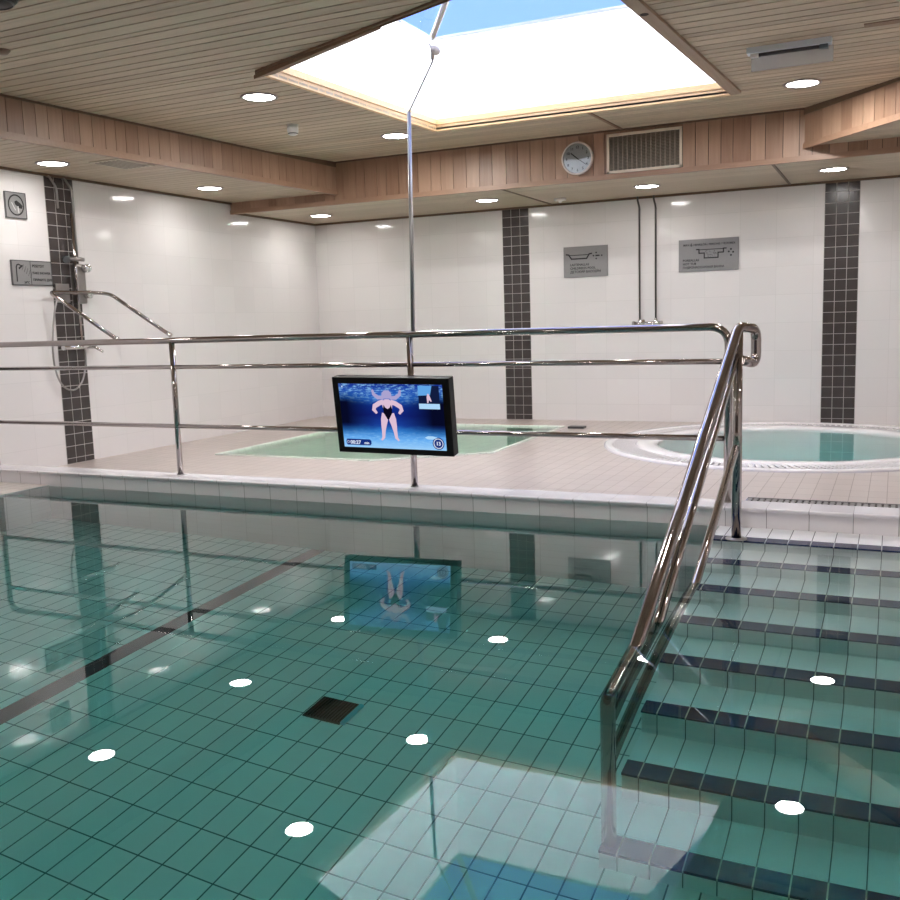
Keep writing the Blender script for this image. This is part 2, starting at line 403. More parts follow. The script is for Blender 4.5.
# dark backing above the boards (roof deck), leaving the skylight opening
holed([[(XL-.1,YF-.1),(XR+.1,YF-.1),(XR+.1,YB+.1),(XL-.1,YB+.1)], OP], ZM+.052, 'ceiling_deck', M['gap'])
holed([[(XL-.1,YF-.1),(XR+.1,YF-.1),(XR+.1,YB+.1),(XL-.1,YB+.1)], OP], ZM+.075, 'ceiling_roof', M['gap'])
struct(MB().add([(XL,YF,ZL+.0145),(lf(YF),YF,ZL+.0145),(lf(YFA),YFA,ZL+.0145),(XL,YFA,ZL+.0145)], [(0,1,2,3)]).build('ceiling_backing_left', M['gap'], norm=False))
struct(MB().add([(XL,YFA,ZB+.0145),(XR,YFA,ZB+.0145),(XR,YB,ZB+.0145),(XL,YB,ZB+.0145)], [(0,1,2,3)]).build('ceiling_backing_back', M['gap'], norm=False))

# fascias: vertical boards, each its own island
def fascia(p0, p1, z0, z1, name, w=.112, th=.012, flip=1):
    p0, p1 = Vector((*p0,0)), Vector((*p1,0)); d = (p1-p0); L = d.length; d.normalize(); nrm = Vector((d.y,-d.x,0))*flip
    m = MB(); u = 0
    while u < L - .002:
        ww = w*random.uniform(.82, 1.2); v = min(u+ww, L)
        a = p0 + d*(u+.002); b = p0 + d*(v-.002)
        m.quadbox([(a.x,a.y,z0),(b.x,b.y,z0),(b.x,b.y,z1),(a.x,a.y,z1)], nrm*th); u = v
    struct(m.build(name, M['fascia']))
    bk = MB().quadbox([(p0.x,p0.y,z0),(p1.x,p1.y,z0),(p1.x,p1.y,z1),(p0.x,p0.y,z1)], nrm*.002)
    return bk
def rail_m(p0, p1, z0, z1, name, th, m, flip=1):
    p0, p1 = Vector((*p0,0)), Vector((*p1,0)); d = (p1-p0).normalized(); nrm = Vector((d.y,-d.x,0))*flip
    return struct(MB().quadbox([(p0.x,p0.y,z0),(p1.x,p1.y,z0),(p1.x,p1.y,z1),(p0.x,p0.y,z1)], nrm*th).build(name, m))
bk = fascia((XL,YFA), (XR,YFA), 2.225, ZMB-.012, 'wall_fascia_back', flip=1); struct(bk.build('wall_fascia_backing', M['gap']))
rail_m((XL,YFA+.02), (XR,YFA+.02), 2.199, 2.240, 'trim_10', .040, M['mould'])
rail_m((XL,YFA), (XR,YFA), ZMB-.014, ZMB, 'trim_11', .02, M['trim'])
bk = fascia((lf(YF),YF), (lf(YFA),YFA), 2.315, ZMB-.012, 'wall_fascia_left', flip=1); struct(bk.build('wall_fascia_left_backing', M['gap']))
rail_m((lf(YF)-.02,YF), (lf(YFA)-.02,YFA), 2.288, 2.330, 'trim_12', .044, M['mould'])
rail_m((lf(YF),YF), (lf(YFA),YFA), ZM-.014, ZMB, 'trim_13', .02, M['trim'])
R0, R1 = (rf(YFA),YFA), (rf(2.98),2.98)
bk = fascia(R0, R1, 2.315, ZMB-.012, 'wall_fascia_right', flip=1); struct(bk.build('wall_fascia_right_backing', M['gap']))
rail_m(R0, R1, 2.292, 2.334, 'trim_14', .022, M['mould'])
rail_m(R0, R1, ZM-.014, ZMB, 'trim_15', .02, M['trim'])
# coves where soffits meet the tiled walls
struct(MB().box((XL, YB-.022, ZB-.020), (XR, YB, ZB)).build('trim_16', M['trim']))
struct(MB().box((XL, YF, ZL-.018), (XL+.022, YFA, ZL)).build('trim_17', M['trim']))
struct(MB().box((XL, YFA, ZB-.020), (XL+.022, YB, ZB)).build('trim_18', M['trim']))
# thin battens across the slats
for i, x in enumerate((-3.235, -.925)): struct(MB().box((x-.011, YFA+.02, ZB-.006), (x+.011, YB-.02, ZB)).build('trim_%d' % (19+i), M['trim']))
struct(MB().quadbox([(-2.11,7.03,ZM-.008),(-2.085,7.03,ZM-.008),(-2.085,YFA-.014,ZMB-.009),(-2.11,YFA-.014,ZMB-.009)], (0,0,.009)).build('trim_21', M['frame_brown']))

# ------------------------------------------------------------------ skylight
sk = thing('skylight', 'large four-sided roof skylight with white sloping panels and blue glazing above the pool', 'skylight', (-2.2, 5.6, ZM))
ZC = 2.635
names = ['near', 'left', 'far', 'right']
def lining(a, b, name, m, th=.03, z0=ZM-.012, z1=ZC):
    a, b = Vector((*a,0)), Vector((*b,0)); d = (b-a).normalized(); nrm = Vector((-d.y, d.x, 0))
    mm = MB().quadbox([(a.x,a.y,z0),(b.x,b.y,z0),(b.x,b.y,z0+(z1-z0)*.52),(a.x,a.y,z0+(z1-z0)*.52)], nrm*th)
    a2, b2 = a - nrm*.010, b - nrm*.010
    mm.quadbox([(a2.x,a2.y,z0+(z1-z0)*.525),(b2.x,b2.y,z0+(z1-z0)*.525),(b2.x,b2.y,z1),(a2.x,a2.y,z1)], nrm*(th+.01))
    return mm.build(name, m, sk)
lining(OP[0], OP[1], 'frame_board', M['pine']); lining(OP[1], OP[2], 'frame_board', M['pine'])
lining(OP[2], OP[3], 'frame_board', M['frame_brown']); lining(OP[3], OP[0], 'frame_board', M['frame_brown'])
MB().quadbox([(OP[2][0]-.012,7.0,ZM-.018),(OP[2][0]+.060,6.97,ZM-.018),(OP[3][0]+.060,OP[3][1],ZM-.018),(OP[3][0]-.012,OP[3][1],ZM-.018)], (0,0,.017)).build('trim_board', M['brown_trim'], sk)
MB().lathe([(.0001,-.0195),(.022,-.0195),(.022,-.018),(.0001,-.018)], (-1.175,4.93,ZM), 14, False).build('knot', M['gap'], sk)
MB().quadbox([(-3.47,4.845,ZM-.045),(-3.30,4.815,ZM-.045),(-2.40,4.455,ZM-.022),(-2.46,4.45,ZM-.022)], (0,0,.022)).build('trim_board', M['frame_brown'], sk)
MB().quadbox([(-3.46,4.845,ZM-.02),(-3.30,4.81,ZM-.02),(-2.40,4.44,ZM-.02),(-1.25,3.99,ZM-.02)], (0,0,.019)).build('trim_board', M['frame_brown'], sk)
TOP = [(-2.92,4.90), (-2.92,6.15), (-1.47,6.15), (-1.47,4.55)]; ZT = 2.97
for i in range(4):
    j = (i+1) % 4; a, b = OP[i], OP[j]; c, d = TOP[j], TOP[i]
    MB().quadbox([(a[0],a[1],ZC),(b[0],b[1],ZC),(c[0],c[1],ZT),(d[0],d[1],ZT)], (0,0,.012)).build('opal_panel', M['opal'], sk)
rg_ = MB()
for i in range(4):
    a, b = Vector((*TOP[i],ZT)), Vector((*TOP[(i+1) % 4],ZT)); rg_.tube([a, b], .012, 6)
rg_.build('ring_bar', M['opal'], sk)
AP = [(-2.30,5.55), (-2.05,5.45)]; ZA = 3.45
apx = [AP[0], AP[0], AP[1], AP[1]]
for i in range(4):
    j = (i+1) % 4; a, b = TOP[i], TOP[j]; c, d = apx[j], apx[i]
    m = MB(); q = [(a[0],a[1],ZT+.01),(b[0],b[1],ZT+.01),(c[0],c[1],ZA),(d[0],d[1],ZA)]
    m.add(q, [(0,1,2,3)] if c != d else [(0,1,2)]).build('glass_pane', M['pane'], sk, norm=False)
    MB().tube([(a[0],a[1],ZT+.01),(d[0],d[1],ZA)], .022, 6).build('hip_bar', M['cream'], sk)

# ------------------------------------------------------------------ downlights
LAMP_W = 25.0; LAMP_D = 2.0; LAMP_FILL = 9.0
LL = [(-3.82,5.38,ZM,'round ceiling downlight left of the skylight, nearest the red-brown side beam'),
 (-3.69,7.03,ZM,'round ceiling downlight just beyond the far left corner of the skylight'),
 (-.61,6.98,ZM,'round ceiling downlight under the emergency light, right of the skylight'),
 (-5.69,5.375,ZL,'round downlight in the left low soffit above the shower signs'),
 (-5.60,7.06,ZL,'round downlight in the left low soffit near the back corner'),
 (-5.58,8.85,ZB,'leftmost round downlight in the low soffit along the back wall'),
 (-3.645,8.80,ZB,'round downlight in the back soffit left of the middle dark tile band'),
 (-2.08,8.80,ZB,'round downlight in the back soffit below the air grille'),
 (-.51,8.78,ZB,'rightmost round downlight in the back soffit above the right dark tile band')]
for x in (-3.8, -.62, 2.1):  # unseen downlights from here on, added behind and beside the camera as fill
    for y in ((2.1, .5, -1.1) if x < -1 else (3.6, 2.1, .5, -1.1)):
        LL.append((x, y, ZM, 'added unseen fill downlight at the near end, %s row, %s from the front wall' % ({-3.8:'left', -.62:'middle', 2.1:'right'}[x], {3.6:'fourth', 2.1:'third', .5:'second', -1.1:'first'}[y])))
for y, w_ in ((3.7,'third'), (2.0,'second'), (.3,'first')): LL.append((-5.75, y, ZL, 'added unseen fill downlight in the left soffit beside the pool, %s from front wall' % w_))
LL.append((1.4, 8.75, ZB, 'added unseen fill downlight in the back soffit near the right wall')); LL.append((2.2, 6.4, 2.31, 'added unseen fill downlight in the right low soffit'))  # also added out of view to brighten the room
dim = bpy.data.lights.new('led_lamp_dim', 'AREA'); dim.shape = 'DISK'; dim.size = .19; dim.energy = LAMP_D; dim.color = (1,.96,.95)
fill_light = dim.copy(); fill_light.energy = LAMP_FILL  # for the added fill lamps on the main ceiling
d0 = None
for x, y, z, lab in LL:
    if d0 is None:
        d0 = t = thing('downlight', lab, 'ceiling light', (x,y,z), 'recessed ceiling downlights')
        MB().lathe([(.100,0.0),(.122,0.0),(.122,-.006),(.112,-.010),(.100,-.006),(.100,0.0)], (x,y,z), 40).build('lamp_ring', M['brushed'], t)
        MB().lathe([(0.0001,-.004),(.1,-.004),(.1,-.001),(.0001,-.001)], (x,y,z), 40).build('diffuser', M['lamp'], t)
        la = bpy.data.lights.new('led_lamp', 'AREA'); la.shape = 'DISK'; la.size = .19; la.energy = LAMP_W; la.color = (1,.97,.94);
        lo = bpy.data.objects.new('led_lamp', la); COL.objects.link(lo); lo.parent = t; lo.location = (0,0,-.009)
    else:
        t = copy_tree(d0); t.location = (x,y,z); t['label'] = lab
    if z != ZM or y < 4:
        lo = [c_ for c_ in t.children if c_.type == 'LIGHT'][0]; lo.data = dim if z != ZM else fill_light

# ------------------------------------------------------------------ railing on the kerb
YR, ZR, ZRM, ZRL = 4.926, .995, .822, .433
XRR, XRL = -.755, -6.02
rl = thing('pool_railing', 'long steel three-bar railing standing on the pool kerb', 'railing', (-3.4, YR, KT))
MB().tube(fillet([(XRR,YR,KT-.001),(XRR,YR,ZR),(XRL,YR,ZR),(XRL,YR,KT-.001)], .10, 8), .0205, 14).build('top_rail', M['steel'], rl)
MB().tube([(XRL,YR,ZRM),(XRR,YR,ZRM)], .0145).build('middle_rail', M['steel'], rl)
MB().tube([(XRL,YR,ZRL),(XRR,YR,ZRL)], .0145).build('lower_rail', M['steel'], rl)
for x in (-4.295, -2.545):
    MB().tube([(x,YR,KT),(x,YR,ZR)], .019).build('post', M['steel'], rl)
for x in (-4.295, -2.545, XRR, XRL):
    MB().lathe([(.02,.0),(.024,.0),(.024,.004),(.02,.005)], (x,YR,KT), 20).build('foot_flange', M['brushed'], rl)

# ------------------------------------------------------------------ stair handrail going down into the water
hx = lambda y: -.66 - .051*(4.54-y)
hr = thing('stair_handrail', 'polished steel handrail of three sloping bars running down the steps into the pool', 'handrail', (-.655, 4.55, .003))
yb_ = 2.675; zt = lambda y: .995 - .638*(4.54-y)
MB().tube(fillet([(hx(yb_),yb_,-1.095),(hx(yb_),yb_,zt(yb_)),(-.655,4.55,.998),(-.600,4.735,.985),(-.600,4.735,.82),(-.645,4.56,.845)], .055, 7), .0235, 14).build('top_bar', M['steel'], hr)
MB().tube([(hx(4.52),4.52,.862),(hx(yb_),yb_,.862-.675*(4.52-yb_))], .0195).build('middle_bar', M['steel'], hr)
MB().tube([(hx(4.53),4.53,.437),(hx(yb_),yb_,.437-.585*(4.53-yb_))], .0195).build('lower_bar', M['steel'], hr)
MB().tube([(-.656,4.55,.002),(-.656,4.55,.985)], .0225).build('post', M['steel'], hr)
MB().lathe([(.024,0),(.05,0),(.05,.006),(.024,.010)], (-.656,4.55,.0035), 24).build('foot_flange', M['brushed'], hr)

# ------------------------------------------------------------------ monitor on the railing
mn = thing('monitor', 'black flat screen showing a swimmer under water, fixed to the middle railing post', 'monitor', (-2.61, 4.80, .533), None, (math.radians(8.7), math.radians(1.0), math.radians(2.73)))
W, H = .734, .452
def loc(b): return b
MB().bbox((-W/2, .008, -H/2), (W/2, .072, H/2), .004).build('casing', M['black'], mn, True)
bz = MB()
bz.box((-W/2,0,-H/2),(W/2,.008,-H/2+.032)); bz.box((-W/2,0,H/2-.036),(W/2,.008,H/2)); bz.box((-W/2,0,-H/2+.032),(-W/2+.036,.008,H/2-.036)); bz.box((W/2-.042,0,-H/2+.032),(W/2,.008,H/2-.036))
bz.build('bezel', M['black'], mn, True)
def screen_mat():
    t = NT('screen_picture'); tc = t.n('ShaderNodeTexCoord'); sx = t.n('ShaderNodeSeparateXYZ'); t.l(tc.outputs['Object'], sx.inputs[0])
    v = t.math('DIVIDE', t.math('ADD', sx.outputs[2], H/2-.032), H-.068)
    mp = t.vmul(tc.outputs['Object'], (9, 1, 34)); nz = t.noise(mp, 1.3, 4, .65)
    v2 = t.math('ADD', v, t.math('MULTIPLY', t.math('SUBTRACT', nz, .5), .10))
    cr = t.n('ShaderNodeValToRGB'); t.l(v2, cr.inputs[0]); e = cr.color_ramp.elements
    st = [(0,(.33,.62,.95)),(.14,(.14,.42,.88)),(.27,(.03,.20,.60)),(.36,(.010,.05,.32)),(.52,(.006,.018,.20)),(.66,(.006,.03,.26)),(.78,(.02,.13,.55)),(.88,(.02,.10,.48)),(1,(.006,.02,.25))]
    e[0].position = 0; e[0].color = (*st[0][1],1); e[1].position = 1; e[1].color = (*st[-1][1],1)
    for p_, c in st[1:-1]: k = e.new(p_); k.color = (*c,1)
    # bright ripples near the surface and dapples on the bottom
    n2 = t.noise(t.vmul(tc.outputs['Object'], (16,1,60)), 1.6, 3, .7)
    r2 = t.n('ShaderNodeMapRange'); t.l(n2, r2.inputs[0]); r2.inputs[1].default_value = .48; r2.inputs[2].default_value = .66
    top = t.n('ShaderNodeMapRange'); t.l(v, top.inputs[0]); top.inputs[1].default_value = .68; top.inputs[2].default_value = .82
    bot = t.n('ShaderNodeMapRange'); t.l(v, bot.inputs[0]); bot.inputs[1].default_value = .30; bot.inputs[2].default_value = .10
    k = t.math('MULTIPLY', r2.outputs[0], t.math('MAXIMUM', t.math('MULTIPLY', top.outputs[0], .85), t.math('MULTIPLY', bot.outputs[0], .7)))
    c = t.mix(k, cr.outputs[0], rgb(.30,.62,.95))
    # the picture falls to black at both sides of the deep water
    ax = t.math('ABSOLUTE', t.math('ADD', sx.outputs[0], .02)); sd = t.n('ShaderNodeMapRange'); t.l(ax, sd.inputs[0]); sd.inputs[1].default_value = .06; sd.inputs[2].default_value = .27
    mid = t.n('ShaderNodeMapRange'); t.l(t.math('ABSOLUTE', t.math('SUBTRACT', v, .55)), mid.inputs[0]); mid.inputs[1].default_value = .36; mid.inputs[2].default_value = .16
    c = t.mix(t.math('MULTIPLY', sd.outputs[0], mid.outputs[0]), c, rgb(.002,.003,.02))
    em = t.n('ShaderNodeEmission'); t.l(c, em.inputs[0]); em.inputs[1].default_value = 1.0; t.l(em.outputs[0], t.out.inputs[0]); return t.m
sx0, sx1, sz0, sz1 = -W/2+.036, W/2-.042, -H/2+.032, H/2-.036
scn = MB().box((sx0,.004,sz0),(sx1,.008,sz1)).build('screen', screen_mat(), mn, True)
SW, SH = sx1-sx0, sz1-sz0
def sp_(x, y, d=.0036): return (sx0 + x*SW, d, sz0 + y*SH)
def poly(m, pts, d=.0030, t=.0008):
    n = len(pts); a = [sp_(x, y, d) for x, y in pts]; b = [sp_(x, y, d+t) for x, y in pts]
    m.add(a+b, [tuple(range(n)), tuple(range(2*n-1, n-1, -1))] + [(i, (i+1) % n, (i+1) % n+n, i+n) for i in range(n)])
skin = emit('screen_skin_tone', rgb(.72,.52,.66), 1.0); suit = emit('screen_black_swimsuit', rgb(.004,.003,.012), 1.0); pale = emit('screen_pale_blue', rgb(.42,.68,.95), 1.0); navy = emit('screen_navy', rgb(.008,.03,.20), 1.0); wht = emit('screen_white_text', rgb(.75,.82,.95), 1.0)
dimskin = emit('screen_mirrored_skin', rgb(.40,.36,.62), 1.0)
def limb(sw, pts, ws, d=.0030):
    L = []; R = []
    for i, (x, y) in enumerate(pts):
        x0, y0 = pts[max(i-1,0)]; x1, y1 = pts[min(i+1,len(pts)-1)]
        dx, dy = (x1-x0)*SW, (y1-y0)*SH; l = math.hypot(dx, dy); nx, ny = -dy/l, dx/l
        L.append((x+nx*ws[i]/SW, y+ny*ws[i]/SH)); R.append((x-nx*ws[i]/SW, y-ny*ws[i]/SH))
    poly(sw, L + R[::-1], d)
cx = .465
m = MB()
poly(m, [(.415,.70),(.42,.735),(.445,.765),(.485,.765),(.51,.735),(.515,.70),(.506,.60),(.495,.52),(.435,.52),(.424,.60)], .0030)
for s_ in (-1, 1):
    limb(m, [(cx+s_*.028,.545),(cx+s_*.040,.45),(cx+s_*.050,.36),(cx+s_*.056,.28),(cx+s_*.063,.17),(cx+s_*.085,.125)], [.020,.022,.017,.012,.009,.005], .0031)
    limb(m, [(cx+s_*.035,.725),(cx+s_*.075,.705),(cx+s_*.125,.655),(cx+s_*.135,.60),(cx+s_*.108,.545)], [.014,.014,.014,.012,.007], .0031)
m.build('swimmer_picture', skin, scn, True)
m = MB(); poly(m, [(.458,.455),(.472,.455),(.505,.55),(.508,.62),(.500,.68),(.488,.64),(.465,.615),(.442,.64),(.430,.68),(.422,.62),(.425,.55)], .0022); m.build('swimsuit_picture', suit, scn, True)
m = MB()
poly(m, [(.43,.775),(.50,.775),(.515,.80),(.51,.86),(.49,.90),(.445,.90),(.42,.86),(.415,.80)], .0031)
for s_ in (-1, 1): limb(m, [(cx+s_*.03,.785),(cx+s_*.085,.79),(cx+s_*.125,.84),(cx+s_*.135,.91)], [.009,.012,.010,.006], .0032)
m.build('mirrored_swimmer_picture', dimskin, scn, True)
IP = emit('screen_inset_blue', rgb(.006,.012,.05), 1.0)
m = MB(); poly(m, [(.77,.98),(.965,.98),(.965,.63),(.77,.63)], .0032); m.build('inset_picture', IP, scn, True)
m = MB(); poly(m, [(.77,.98),(.90,.98),(.88,.84),(.77,.83)], .0024); m.build('inset_surface_picture', emit('screen_mid_blue', rgb(.12,.38,.80), 1.0), scn, True)
m = MB(); poly(m, [(.77,.71),(.965,.71),(.965,.63),(.77,.63)], .0024); m.build('inset_floor_picture', pale, scn, True)
m = MB(); poly(m, [(.80,.19),(.83,.215),(.88,.215),(.92,.195),(.88,.165),(.83,.165)], .0024); m.build('pale_disc_picture', pale, scn, True)
m = MB(); poly(m, [(.85,.72),(.86,.72),(.868,.77),(.885,.74),(.892,.75),(.878,.82),(.868,.86),(.856,.86),(.848,.81)], .0016); m.build('inset_swimmer_picture', skin, scn, True)
m = MB(); poly(m, [(.025,.06),(.035,.035),(.26,.035),(.275,.06),(.275,.105),(.26,.13),(.035,.13),(.025,.105)], .0028); m.build('caption_plate', navy, scn, True)
cx_, cy_ = sx0+.925*SW, sz0+.105*SH
MB().lathe([(.0001,.0028),(.036,.0028),(.036,.0036),(.0001,.0036)], (cx_,0,cy_), 28, False, 'y').build('caption_plate', navy, scn, True)
RX = Matrix.Rotation(PI/2, 4, 'X')
MB().text('00:27', .031, Matrix.Translation(sp_(.065,.052,.0022)) @ RX).build('caption_text', wht, scn, True)
MB().text('min', .021, Matrix.Translation(sp_(.205,.055,.0022)) @ RX).build('caption_text', wht, scn, True)
MB().lathe([(.006,.0020),(.008,.0020),(.008,.0027),(.006,.0027),(.006,.0020)], (sx0+.045*SW,0,sz0+.083*SH), 16, False, 'y').build('caption_dot', wht, scn, True)
MB().lathe([(.026,.0020),(.030,.0020),(.030,.0027),(.026,.0027),(.026,.0020)], (cx_,0,cy_), 28, False, 'y').build('caption_ring', wht, scn, True)
MB().text('13', .030, Matrix.Translation((cx_,.0022,cy_-.010)) @ RX, 'CENTER').build('caption_text', wht, scn, True)
MB().lathe([(.0001,.0022),(.004,.0022),(.004,.0030),(.0001,.0030)], (sx0+.035*SW,0,sz0+.95*SH), 10, False, 'y').build('caption_dot', wht, scn, True)
MB().box((-.03,.0722,-.05),(.13,.100,.06)).build('wall_bracket', M['darkgrey'], mn, True)

# thin rod with a small device on top, rising from the railing
pl = thing('rod_pole', 'thin grey pole bent at the top with a small device, rising from the railing post', 'pole', (-2.545, YR, ZR+.02))
MB().tube([(-2.52,YR,1.012),(-2.51,YR,1.5),(-2.497,YR,2.226)], [.0125,.012,.011]).build('lower_tube', M['pole'], pl)
MB().tube([(-2.497,YR,2.21),(-2.497,YR,2.226),(-2.46,4.905,2.262),(-2.30,4.83,2.44),(-2.284,4.812,2.459)], .0055, 8).build('bent_rod', M['pole'], pl)
hd = MB().lathe([(.0001,-.028),(.02,-.026),(.024,0),(.02,.02),(.0001,.024)], (-2.262,4.80,2.492), 16, True, 'y'); hd.tube([(-2.287,4.814,2.452),(-2.282,4.81,2.50),(-2.30,4.80,2.535)], [.012,.011,.005], 8)
hd.build('sensor_head', plain('grey_device', rgb(.75,.70,.66), .4), pl)

# ------------------------------------------------------------------ paddling pool and hot tub
kp = thing('paddling_pool', 'shallow pale green paddling pool with a cut corner sunk in the beige floor', 'pool', (-4.0, 7.7, -.34))
n = len(KID); cxk = sum(p[0] for p in KID)/n; cyk = sum(p[1] for p in KID)/n
ins = lambda k: [(cxk+(x-cxk)*k, cyk+(y-cyk)*k) for x, y in KID]
rng = [(ins(1.0),.0015),(ins(1.0),.012),(ins(.975),.012),(ins(.972),.0),(ins(.955),-.32),(ins(.5),-.325)]
vs = []; fs = []
for lp, z in rng: vs += [(x,y,z) for x, y in lp]
for i in range(len(rng)-1): fs += [(i*n+k, i*n+(k+1) % n, (i+1)*n+(k+1) % n, (i+1)*n+k) for k in range(n)]
fs.append(tuple((len(rng)-1)*n+k for k in range(n)))
bas = MB().add(vs, fs).build('basin', tiles('pale_green_pool_tile', 'X', 'Y', .1, .1, 0, 0, .004, rgb(.80,.84,.76), rgb(.6,.64,.58), .3), kp, norm=False)
lp = ins(.985); MB().prism(lp, -.36, -.002).build('water', M['kid_water'], kp)

jt = thing('hot_tub', 'round white hot tub of turquoise water sunk in the floor by the back wall', 'hot tub', (JC[0], JC[1], -.9))
MB().lathe([(JR,.002),(JR,.014),(JR-.02,.022),(JR-.055,.022),(JR-.075,.010),(JR-.08,-.03),(JI+.155,-.03),(JI+.15,.012),(JI+.13,.024),(JI+.02,.022),(JI-.02,.010),(JI-.03,-.03),(JI-.05,-.34),(JI-.36,-.36),(JI-.42,-.66),(.0001,-.68)], (*JC,0), 96).build('shell', M['acrylic_white'], jt, norm=False)
MB().lathe([(.0001,-.003),(JI+.005,-.003),(JI+.005,-.75),(.0001,-.75)], (*JC,0), 96, False).build('water', M['spa_water'], jt)
g = MB(); NB = 170
for i in range(NB):
    a0 = 2*PI*i/NB; a1 = a0+.020; b0 = a0+.045; b1 = b0+.020
    f = lambda r, a: (JC[0]+r*math.cos(a), JC[1]+r*math.sin(a))
    r0, r1 = JI+.152, JR-.078
    q = [f(r0,a0), f(r0,a1), f(r1,b1), f(r1,b0)]
    g.prism(q, .004, .013)
g.build('overflow_grating', M['acrylic_white'], jt)
MB().lathe([(JR-.077,-.022),(JI+.151,-.022),(JI+.151,-.026),(JR-.077,-.026)], (*JC,0), 96, False).build('overflow_channel', M['water_dark'], jt)
# channel grate beside the kerb
cg = thing('channel_grate', 'grey slotted drain grate along the floor behind the kerb by the hot tub', 'drain grate', ((GR[0]+GR[2])/2, (GR[1]+GR[3])/2, -.06))
MB().box((GR[0],GR[1],-.06),(GR[2],GR[3],-.05)).build('channel', M['water_dark'], cg)
g = MB(); x = GR[0]+.004
while x < GR[2]-.02: g.box((x,GR[1]+.012,-.016),(x+.022,GR[3]-.012,.001)); x += .034
for k in range(5): yy = GR[1]+.010+k*.0495; g.box((GR[0]+.002,yy,-.018),(GR[2]-.002,yy+.012,-.0005))
g.build('grating', plain('grey_plastic_grate', rgb(.20,.185,.18), .5), cg)
fr = MB(); fr.box((GR[0],GR[1],-.05),(GR[2],GR[1]+.01,.002)); fr.box((GR[0],GR[3]-.01,-.05),(GR[2],GR[3],.002)); fr.build('channel_frame', M['darkgrey'], cg)
tag(MB().bbox((-2.86,8.80,.0015),(-2.70,8.90,.022),.004).build('drain_cover', M['darkgrey']), 'small dark cover on the floor beside the far corner of the paddling pool', 'cover')
struct(MB().box((-3.95,9.02,.0012),(-3.30,9.05,.006)).build('trim_22', plain('red_brown_strip', rgb(.42,.22,.18), .5)))

# ------------------------------------------------------------------ signs
def sign_back(name, x0, x1, z0, z1, label):
    t = thing(name, label, 'sign', ((x0+x1)/2, YB, z0))
    MB().bbox((x0,YB-.012,z0),(x1,YB,z1),.002).build('plate', M['sign'], t); return t
def stroke(m, pts, w, M4, d=.0012):
    for (x0,y0), (x1,y1) in zip(pts, pts[1:]):
        l = math.hypot(x1-x0, y1-y0); nx, ny = -(y1-y0)/l*w/2, (x1-x0)/l*w/2; ex, ey = (x1-x0)/l*w*.4, (y1-y0)/l*w*.4
        q = [(x0-ex+nx,y0-ey+ny),(x0-ex-nx,y0-ey-ny),(x1+ex-nx,y1+ey-ny),(x1+ex+nx,y1+ey+ny)]
        m.add([M4 @ Vector((x,y,0)) for x, y in q] + [M4 @ Vector((x,y,d)) for x, y in q], [(3,2,1,0),(4,5,6,7),(0,1,5,4),(1,2,6,5),(2,3,7,6),(3,0,4,7)])
def disc(m, x, y, r, M4, d=.0012, n=12):
    vs = [(x+r*math.cos(2*PI*i/n), y+r*math.sin(2*PI*i/n)) for i in range(n)]
    m.add([M4 @ Vector((a,b,0)) for a, b in vs] + [M4 @ Vector((a,b,d)) for a, b in vs], [tuple(range(n)), tuple(range(n,2*n))] + [(i,(i+1) % n,(i+1) % n+n,i+n) for i in range(n)])
def MBk(x, z): return Matrix.Translation((x, YB-.0125, z)) @ RX
sg = sign_back('pool_sign', -3.117, -2.653, 1.473, 1.781, 'smaller grey sign with a shallow basin picture on the back wall, left of the pipes')
T = MBk(-3.117, 1.473); m = MB()
stroke(m, [(.03,.232),(.055,.228),(.085,.185),(.245,.185),(.272,.228),(.297,.232)], .013, T); stroke(m, [(.06,.222),(.268,.222)], .007, T)
for dx, dy in ((0,0),(.028,0),(-.028,0),(0,.03),(0,-.03),(.058,0),(.014,.0)): disc(m, .345+dx, .208+dy, .008, T)
m.build('basin_picture', M['ink'], sg)
for i, s_ in enumerate(('LASTENALLAS', "CHILDREN'S POOL", 'ДЕТСКИЙ БАССЕЙН')): MB().text(s_, .032, T @ Matrix.Translation((.07, .115-i*.036, .0004))).build('lettering', M['ink'], sg)
sg = sign_back('hot_tub_sign', -1.944, -1.377, 1.472, 1.778, 'larger grey sign with a stepped tub picture on the back wall, right of the pipes')
T = MBk(-1.944, 1.472); m = MB()
stroke(m, [(.17,.208),(.195,.208),(.195,.172),(.245,.172),(.245,.125),(.375,.125),(.375,.172),(.425,.172),(.425,.208),(.45,.208)], .011, T); stroke(m, [(.195,.205),(.425,.205)], .007, T)
for i in range(40): disc(m, random.uniform(.255,.365), random.uniform(.135,.198), .0028, T, n=6)
for dx, dy in ((0,.028),(0,-.028),(.02,0),(-.02,.006)): disc(m, .495+dx, .168+dy, .009, T)
m.build('tub_picture', M['ink'], sg)
for s_, h_, x_, z_ in (('MAX.',.027,.045,.245), ('6',.042,.112,.241), ('HENKILÖÄ / PERSONS / ЧЕЛОВЕК',.0255,.142,.245), ('POREALLAS',.030,.04,.098), ('HOT TUB',.030,.04,.064), ('ГИДРОМАССАЖНАЯ ВАННА',.028,.04,.030)):
    MB().text(s_, h_, T @ Matrix.Translation((x_, z_, .0004))).build('lettering', M['ink'], sg)
def sign_left(name, y0, y1, z0, z1, label):
    t = thing(name, label, 'sign', (XL, (y0+y1)/2, z0)); MB().bbox((XL,y0,z0),(XL+.012,y1,z1),.002).build('plate', M['sign'], t)
    m = MB()
    for a, b in (((y0,z0),(y1,z0+.006)),((y0,z1-.006),(y1,z1)),((y0,z0),(y0+.006,z1)),((y1-.006,z0),(y1,z1))): m.box((XL+.0115,a[0],a[1]),(XL+.0135,b[0],b[1]))
    m.build('border', M['darkgrey'], t); return t
RL = Matrix.Rotation(PI/2, 4, 'Z') @ RX
